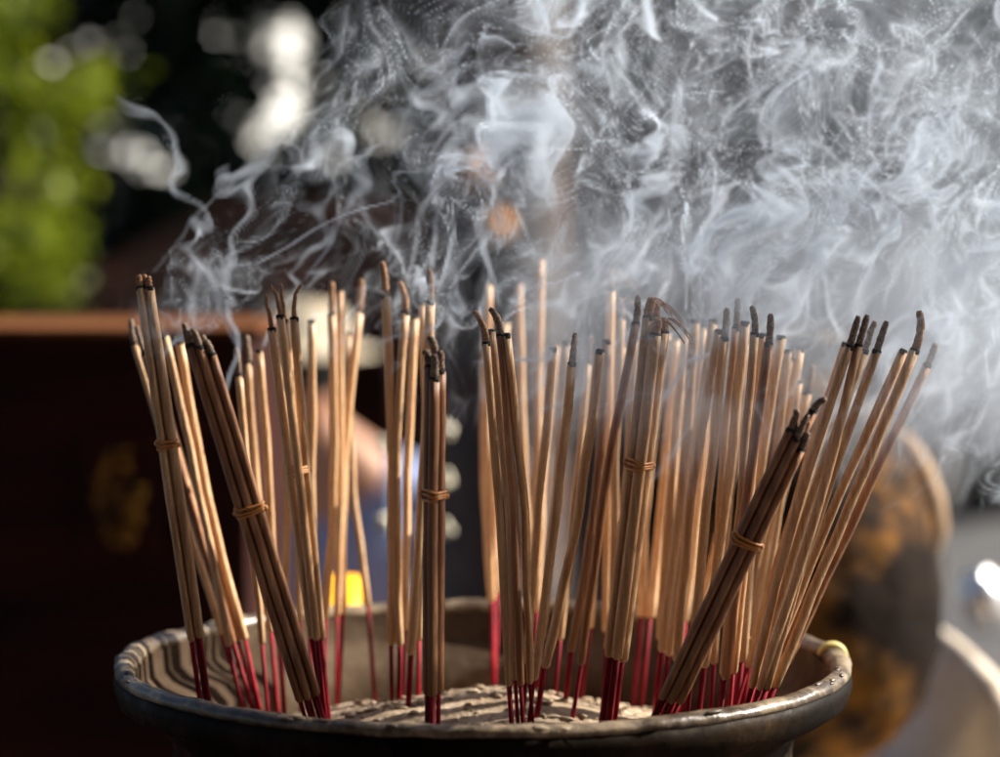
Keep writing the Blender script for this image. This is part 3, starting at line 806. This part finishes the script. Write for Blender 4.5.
# bright tree at the far left, dark trees behind
c_ = P(20, 150, 5.0)
tree('sunlit yellow green tree at the far left, nearest of the trees', c_.x - .26, 5.0, (.15, 0, c_.z - GZ - .05), (.34, .5, .58), 3600, .030, m_leafg, 3)
d_ = P(230, 60, 8.5)
def gp(px, py, rpx, Y, fx):
    q_ = P(px, py, Y); return (q_.x - fx, q_.z - GZ, 2.2 * rpx * (Y + CAM_D) / FPX)
fx = d_.x
gaps = [gp(284, y_, 10, 8.5, fx) for y_ in (28, 45, 60, 75, 90, 105, 122)] + [gp(236, y_, 4.5, 8.5, fx) for y_ in (88, 100, 112, 122)] + \
       [gp(x_, y_, r_, 8.5, fx) for x_, y_, r_ in ((105, 92, 6), (120, 106, 3), (128, 145, 6), (150, 152, 7), (165, 172, 5), (133, 178, 4), (262, 148, 4), (325, 62, 4), (27, 14, 4), (72, 40, 6), (40, 64, 5), (162, 8, 6), (80, 134, 4), (225, 25, 5), (245, 42, 5), (112, 60, 3), (232, 60, 5), (255, 15, 5), (215, 45, 4), (390, 140, 3), (345, 105, 3))]
rg = random.Random(21)
gaps += [gp(rg.uniform(70, 410), rg.uniform(0, 190), rg.choice((2.5, 3, 4, 5)), 8.5, fx) for _ in range(46)]
tree('dark tree with white gaps of sky, behind the yellow green one', fx, 8.5, (0, 0, d_.z - GZ - .3), (1.7, .8, 1.8), 30000, .075, m_leafd, 5, gaps, 170)
tree('dark tree standing furthest left behind the yellow green one', fx - 3.9, 9.5, (0, 0, 2.4), (1.7, .9, 1.9), 9000, .10, m_leafd, 8, (), 80)
tree('dark tree half hidden by the temple post and the smoke', fx + 3.4, 9.8, (0, 0, 2.2), (1.6, .9, 1.9), 11000, .10, m_leafd, 9, (), 90)

# small pavilion with grey roof between the trees and the cabinet
m_roof = Mat('grey_roof_tiles', rough=.6)
v = m_roof.coord((1, 1, 1))
wv_ = m_roof.n('ShaderNodeTexWave'); wv_.inputs['Scale'].default_value = 9; m_roof.l(v, wv_.inputs['Vector'])
m_roof.color(m_roof.ramp(m_roof.noise(v, 5, 4, .6), [(.3, (.10, .12, .11)), (.7, (.20, .23, .21))])); m_roof.bump(wv_.outputs[1], .6, .02)
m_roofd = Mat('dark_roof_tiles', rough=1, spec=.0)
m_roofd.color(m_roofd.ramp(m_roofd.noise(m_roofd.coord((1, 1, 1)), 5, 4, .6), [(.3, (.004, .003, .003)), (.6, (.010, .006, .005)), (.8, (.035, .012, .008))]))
pvy = 6.2
pc = P(245, 300, pvy)
t = thing('small_pavilion', 'small dark open pavilion with grey tiled roof behind the cabinet', 'pavilion', (pc.x, pvy, GZ))
zr = P(200, 192, pvy).z - GZ; ze = P(40, 312, pvy).z - GZ; xl = P(40, 312, pvy).x - pc.x
xr1, xr2, xe2 = P(210, 192, pvy).x - pc.x, P(440, 192, pvy).x - pc.x, P(600, 312, pvy).x - pc.x
def slab(bm, A, y0, y1):
    f_ = [bm.verts.new((a, y0, b)) for a, b in A]; k_ = [bm.verts.new((a, y1, b)) for a, b in A]
    n_ = len(A)
    for i in range(n_): bm.faces.new((f_[i], f_[(i + 1) % n_], k_[(i + 1) % n_], k_[i]))
    bm.faces.new(f_); bm.faces.new(k_[::-1])
    bmesh.ops.recalc_face_normals(bm, faces=bm.faces)
bm = bmesh.new()
r0, r1 = [], []
for (yy, dz, g_in) in ((-.5, 0, 0), (1.6, 0, 0)):
    pass
lowr = [bm.verts.new(q_) for q_ in ((xl, -.5, ze), (xe2, -.5, ze), (xe2, 1.7, ze), (xl, 1.7, ze))]
top_ = [bm.verts.new(q_) for q_ in ((xr1, .5, zr), (xr2, .5, zr), (xr2, .7, zr), (xr1, .7, zr))]
for i in range(4): bm.faces.new((lowr[i], lowr[(i + 1) % 4], top_[(i + 1) % 4], top_[i]))
bm.faces.new(top_); bm.faces.new(lowr[::-1])
bmesh.ops.recalc_face_normals(bm, faces=bm.faces)
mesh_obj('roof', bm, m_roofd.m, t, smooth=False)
bm = bmesh.new()
box(bm, (xl + .1, -.40, ze - .16), (xe2 - .1, 1.6, ze - .004), .01)
mesh_obj('eave_beam', bm, m_lacq.m, t, smooth=False)
for sx in (xl + .25, xe2 - .25):
    for sy in (-.3, 1.3):
        mesh_obj('post', cb((sx - .05, sy - .05, 0), (sx + .05, sy + .05, ze - .165), .008), m_lacq.m, t, smooth=False)
mesh_obj('back_wall', cb((xl + .2, 1.36, 0), (xe2 - .2, 1.42, ze - .165), .004), m_lacq.m, t, smooth=False)
# grey house further off on the left
m_gg = Mat('grey_green_plaster', rough=.8)
m_gg.color(m_gg.ramp(m_gg.noise(m_gg.coord((1, 1, 1)), 1.5, 4, .6), [(.3, (.13, .16, .15)), (.7, (.22, .26, .24))]))
hc_ = P(140, 250, 12)
t = thing('grey_house', 'grey green house wall seen between tree and pavilion roof, left', 'building', (hc_.x, 12, GZ))
mesh_obj('house_wall', cb((-1.0, 0, 0), (1.2, 2, P(140, 190, 12).z - GZ), .02), m_gg.m, t, smooth=False)
mesh_obj('roof', cb((-1.1, -.2, P(140, 190, 12).z - GZ + .002), (1.3, 2.2, P(140, 190, 12).z - GZ + .09), .02), m_roof.m, t, smooth=False)

# ochre hall added behind the viewer, unseen, to block sky light from the front
m_och2 = Mat('ochre_plaster', (.40, .20, .09), .85)
t = thing('unseen_light_block', 'added unseen ochre hall behind the viewer, blocking sky light from the front', 'building', (0, -3.4, GZ))
mesh_obj('light_block_wall', cb((-4.5, -.3, 0), (4.5, 0, 3.0), .01), m_och2.m, t, smooth=False)
mesh_obj('eave', cb((-4.8, -.4, 3.002), (4.8, 2.7, 3.12), .02), m_post.m, t, smooth=False)  # long overhang added to cut open sky above the front
for x_ in (-3, -1, 1, 3):
    bm = bmesh.new(); tube(bm, [(x_, .22, 0), (x_, .22, 3.0)], .12, 16); mesh_obj('pillar', bm, m_post.m, t)

m_backing = Mat('gap_backing_white', rough=.85)
m_backing.color(m_backing.ramp(m_backing.noise(m_backing.coord((1, 1, 1)), 1.2, 4, .6), [(.3, (.70, .70, .68)), (.7, (.84, .84, .82))]))
hp = P(250, 100, 14.5)
t = thing('gap_backing_wall', 'added white wall standing in for bright sky in the gaps of the dark tree', 'building', (hp.x, 14.5, GZ))  # made-up building, added so the gaps shine brighter than plain sky
t.rotation_euler = (0, 0, math.atan2(.90, .43))
mesh_obj('house_wall', cb((-3.4, 0, 0), (3.4, 2.5, 3.6), .02), m_backing.m, t, smooth=False)
mesh_obj('roof', cb((-3.6, .05, 3.602), (3.6, 2.7, 3.8), .04), m_roof.m, t, smooth=False)
# ------------------------------------------------------------------ smoke
# a real volume: a density grid computed by tracing every point back along a turbulent rising flow
def build_smoke(lo, hi, res):
    g = bpy.data.node_groups.new('smoke_field', 'GeometryNodeTree')
    g.interface.new_socket('Geometry', in_out='INPUT', socket_type='NodeSocketGeometry')
    g.interface.new_socket('Geometry', in_out='OUTPUT', socket_type='NodeSocketGeometry')
    N, L = g.nodes, g.links
    def put(sock, v):
        if hasattr(v, 'is_linked') or hasattr(v, 'links'): L.new(v, sock)
        else: sock.default_value = v
    def vm(op, a, b=None, sc=None):
        n = N.new('ShaderNodeVectorMath'); n.operation = op
        put(n.inputs[0], a)
        if b is not None: put(n.inputs[1], b)
        if sc is not None: put(n.inputs['Scale'], sc)
        return n.outputs[0]
    def fm(op, a, b=None, c=None, clamp=False):
        n = N.new('ShaderNodeMath'); n.operation = op; n.use_clamp = clamp
        put(n.inputs[0], a)
        if b is not None: put(n.inputs[1], b)
        if c is not None: put(n.inputs[2], c)
        return n.outputs[0]
    def nz(v, scale, detail=0.0, rough=0.5, color=False):
        n = N.new('ShaderNodeTexNoise'); n.inputs['Scale'].default_value = scale
        n.inputs['Detail'].default_value = detail; n.inputs['Roughness'].default_value = rough
        L.new(v, n.inputs['Vector'])
        return n.outputs['Color'] if color else n.outputs[0]
    def ss(x, a, b):      # smoothstep a..b
        n = N.new('ShaderNodeMapRange'); n.interpolation_type = 'SMOOTHSTEP'
        put(n.inputs[0], x); n.inputs[1].default_value = a; n.inputs[2].default_value = b
        return n.outputs[0]
    def sep(v):
        n = N.new('ShaderNodeSeparateXYZ'); L.new(v, n.inputs[0]); return n.outputs
    def comb(x, y, z):
        n = N.new('ShaderNodeCombineXYZ'); put(n.inputs[0], x); put(n.inputs[1], y); put(n.inputs[2], z); return n.outputs[0]
    mul = lambda a, b: fm('MULTIPLY', a, b)
    add = lambda a, b: fm('ADD', a, b)
    mx = lambda a, b: fm('MAXIMUM', a, b)
    pos = N.new('GeometryNodeInputPosition').outputs[0]
    X, Y, Z = sep(pos)
    age = ss(Z, 0.09, 0.24)                       # turbulence grows as the smoke rises
    age = add(mul(age, 0.72), 0.28)
    # backward advection
    p = pos
    H = (0.022, 0.018, 0.0155, 0.0138, 0.0112, 0.0086, 0.0054, 0.0028)
    S = (10.5, 17.5, 28.0, 40.0, 34.0, 53.0, 68.0, 86.0)
    for i, (h, s) in enumerate(zip(H, S)):
        c = nz(vm('ADD', p, (1.7 * i, 5.1 * i, 2.3 * i)), s, 0.0, 0.5, True)
        v = vm('SUBTRACT', c, (0.5, 0.5, 0.5))
        v = vm('SCALE', v, sc=mul(age, h * 2.2))
        p = vm('SUBTRACT', p, v)
    q = p
    # dye: fine sheets stretched along the rising flow
    def ridge(vec, scale, wdt, pw=2.0):
        n = nz(vec, scale, 0.0)
        d = fm('ABSOLUTE', fm('SUBTRACT', n, 0.5))
        r = fm('SUBTRACT', 1.0, fm('DIVIDE', d, wdt), clamp=True)
        return fm('POWER', r, pw)
    rot = comb(add(mul(sep(q)[0], 1.0), mul(sep(q)[2], -0.5)), mul(sep(q)[1], 0.8), mul(sep(q)[2], 0.40))
    r1 = ridge(rot, 36.0, 0.042, 1.7)
    r2 = ridge(vm('ADD', rot, (3.3, 7.1, 1.9)), 58.0, 0.060, 1.7)
    r3 = ridge(vm('ADD', rot, (9.3, 2.1, 4.9)), 24.0, 0.036, 1.5)
    blob = nz(vm('ADD', q, (4.0, 1.0, 7.0)), 15.0, 2.0, 0.55)
    fil = add(mul(r1, ss(blob, 0.46, 0.62)), add(mul(r2, mul(ss(blob, 0.60, 0.42), 0.55)), mul(r3, 0.8)))
    fil = mul(fil, add(0.24, mul(add(mul(r1, r2), mul(r1, r3)), 6.0)))   # where two sheets cross the smoke is a bright thread
    # coverage: thick to the right, sparse wisps on the left, nothing below the glowing tips
    zb = fm('SUBTRACT', Z, add(0.138, mul(ss(X, -0.05, 0.2), -0.036)))
    zb = add(zb, mul(fm('SUBTRACT', nz(q, 19.0, 1.0), 0.5), 0.16))
    low = ss(zb, -0.012, 0.030)
    right = ss(add(X, mul(Z, 0.25)), -0.10, 0.16)
    patch = ss(add(nz(vm('ADD', q, (2.0, 8.0, 3.0)), 11.0, 1.0), mul(right, 0.22)), 0.51, 0.66)
    left = mul(ss(add(X, mul(Z, -0.8)), -0.32, -0.26), ss(X, -0.172, -0.145))
    cov = mul(low, mul(left, add(mul(patch, 0.95), mul(right, 0.10))))
    soft = mul(ss(nz(q, 26.0, 3.0, 0.6), 0.42, 0.70), right)
    soft = mul(soft, add(0.12, mul(ss(add(X, mul(Z, -0.55)), -0.14, 0.10), 0.85)))
    # threads that rise from single tips: (tip px, tip py, depth, lean to the right, strength)
    thr = None
    for (tx, ty, dy, ln, st) in THREADS:
        T = P(tx, ty, dy)
        h_ = fm('SUBTRACT', Z, T.z)
        free = ss(h_, 0.0, 0.075)
        qx = add(X, mul(fm('SUBTRACT', sep(q)[0], X), free)); qy = add(Y, mul(fm('SUBTRACT', sep(q)[1], Y), free))
        u = fm('SUBTRACT', fm('SUBTRACT', qx, T.x), mul(h_, ln))
        wv = mul(nz(comb(fm('MULTIPLY', Z, 1.0), tx * .37, dy * 9.), 38.0, 1.0), 1.0)
        u = add(u, mul(fm('SUBTRACT', wv, 0.5), mul(ss(h_, 0.0, 0.06), 0.035)))
        v = fm('SUBTRACT', qy, T.y)
        d2 = add(mul(u, u), mul(mul(v, v), 0.35))
        wd = add(0.0017, mul(ss(h_, 0.0, 0.12), 0.0022))
        g0 = fm('SUBTRACT', 1.0, fm('DIVIDE', d2, mul(wd, wd)), clamp=True)
        g0 = mul(g0, mul(ss(h_, 0.0, 0.004), mul(ss(h_, 0.06 if tx < 160 else 0.16, 0.02), st)))
        thr = g0 if thr is None else add(thr, g0)
    dens = add(mul(mul(thr, ss(X, -0.178, -0.155)), 90.0), mul(cov, add(mul(fil, 39.0), mul(soft, 2.4))))
    # a milky veil hangs just over the packed tips right of centre
    veil = mul(mul(ss(Z, 0.085, 0.135), ss(Z, 0.235, 0.175)), mul(ss(X, -0.01, 0.07), ss(nz(q, 17.0, 2.0), 0.36, 0.66)))
    dens = add(dens, mul(veil, add(6.5, mul(fil, 20.0))))
    corner = mul(ss(X, 0.08, 0.24), ss(nz(q, 14.0, 2.0), 0.35, 0.65))
    dens = add(dens, mul(mul(corner, ss(Z, 0.11, 0.2)), 1.2))
    # plume fades out on all sides of the block
    ed = mul(mul(ss(Z, hi[2], hi[2] - 0.05), ss(X, hi[0], hi[0] - 0.07)), mul(ss(Y, hi[1], hi[1] - 0.06), ss(Y, lo[1], lo[1] + 0.04)))
    dens = mul(dens, mul(ed, ss(X, lo[0], lo[0] + 0.02)))
    dens = mx(fm('SUBTRACT', dens, 0.15), 0.0)
    vc = N.new('GeometryNodeVolumeCube')
    L.new(dens, vc.inputs['Density'])
    vc.inputs['Min'].default_value = lo; vc.inputs['Max'].default_value = hi
    for k, n in zip(('Resolution X', 'Resolution Y', 'Resolution Z'), res): vc.inputs[k].default_value = n
    sm = N.new('GeometryNodeSetMaterial')
    m = bpy.data.materials.new('smoke'); m.use_nodes = True
    t = m.node_tree; t.nodes.clear()
    pv = t.nodes.new('ShaderNodeVolumePrincipled'); out = t.nodes.new('ShaderNodeOutputMaterial')
    pv.inputs['Color'].default_value = (0.80, 0.885, 1.0, 1)
    pv.inputs['Anisotropy'].default_value = 0.2
    pv.inputs['Density'].default_value = SMOKE_D
    pv.inputs['Density Attribute'].default_value = 'density'
    t.links.new(pv.outputs[0], out.inputs['Volume'])
    m.cycles.homogeneous_volume = False
    sm.inputs['Material'].default_value = m
    L.new(vc.outputs[0], sm.inputs[0])
    o_ = N.new('NodeGroupOutput'); N.new('NodeGroupInput')
    L.new(sm.outputs[0], o_.inputs[0])
    bm = bmesh.new()
    bmesh.ops.create_cube(bm, size=1.0)
    for v in bm.verts:
        v.co = Vector((lo[i] + (v.co[i] + 0.5) * (hi[i] - lo[i]) for i in range(3)))
    me = bpy.data.meshes.new('smoke'); bm.to_mesh(me); bm.free()
    me.materials.append(m)
    ob = bpy.data.objects.new('smoke', me); COL.objects.link(ob)
    md = ob.modifiers.new('field', 'NODES'); md.node_group = g
    ob['kind'] = 'stuff'; ob['label'] = 'pale swirling smoke drifting up and right from the incense tips'
    ob['category'] = 'smoke'
    return ob
SMOKE_D = 1.0
THREADS = [(150, 276, -.04, .9, .22), (205, 338, -.11, .5, 1.3), (250, 268, -.03, 1.7, 1.2), (225, 395, -.07, .2, 1.2), (240, 352, -.02, -.5, 1.), (262, 350, .0, .4, .9), (332, 285, .06, .2, .8), (406, 283, .02, .3, .8), (303, 284, -.03, .6, .8), (361, 284, .08, .3, .8),
           (386, 266, -.0, .35, .7), (432, 272, .0, .1, .9), (446, 318, -.12, .25, 1.), (484, 311, -.08, .1, .9), (500, 309, -.08, -.2, 1.), (541, 300, .05, .3, .9),
           (632, 282, .03, .3, 1.), (575, 337, .0, .3, .9), (936, 347, -.04, .5, .6)]
smoke = build_smoke((-0.22, -0.12, 0.03), (0.36, 0.07, 0.40), (540, 96, 345))
scene.cycles.volume_step_rate = 4.0
scene.cycles.volume_max_steps = 512
scene.cycles.volume_bounces = 1
scene.cycles.use_denoising = True
scene.cycles.max_bounces = 6
scene.cycles.transparent_max_bounces = 12
scene.cycles.use_adaptive_sampling = True
scene.cycles.adaptive_threshold = 0.03
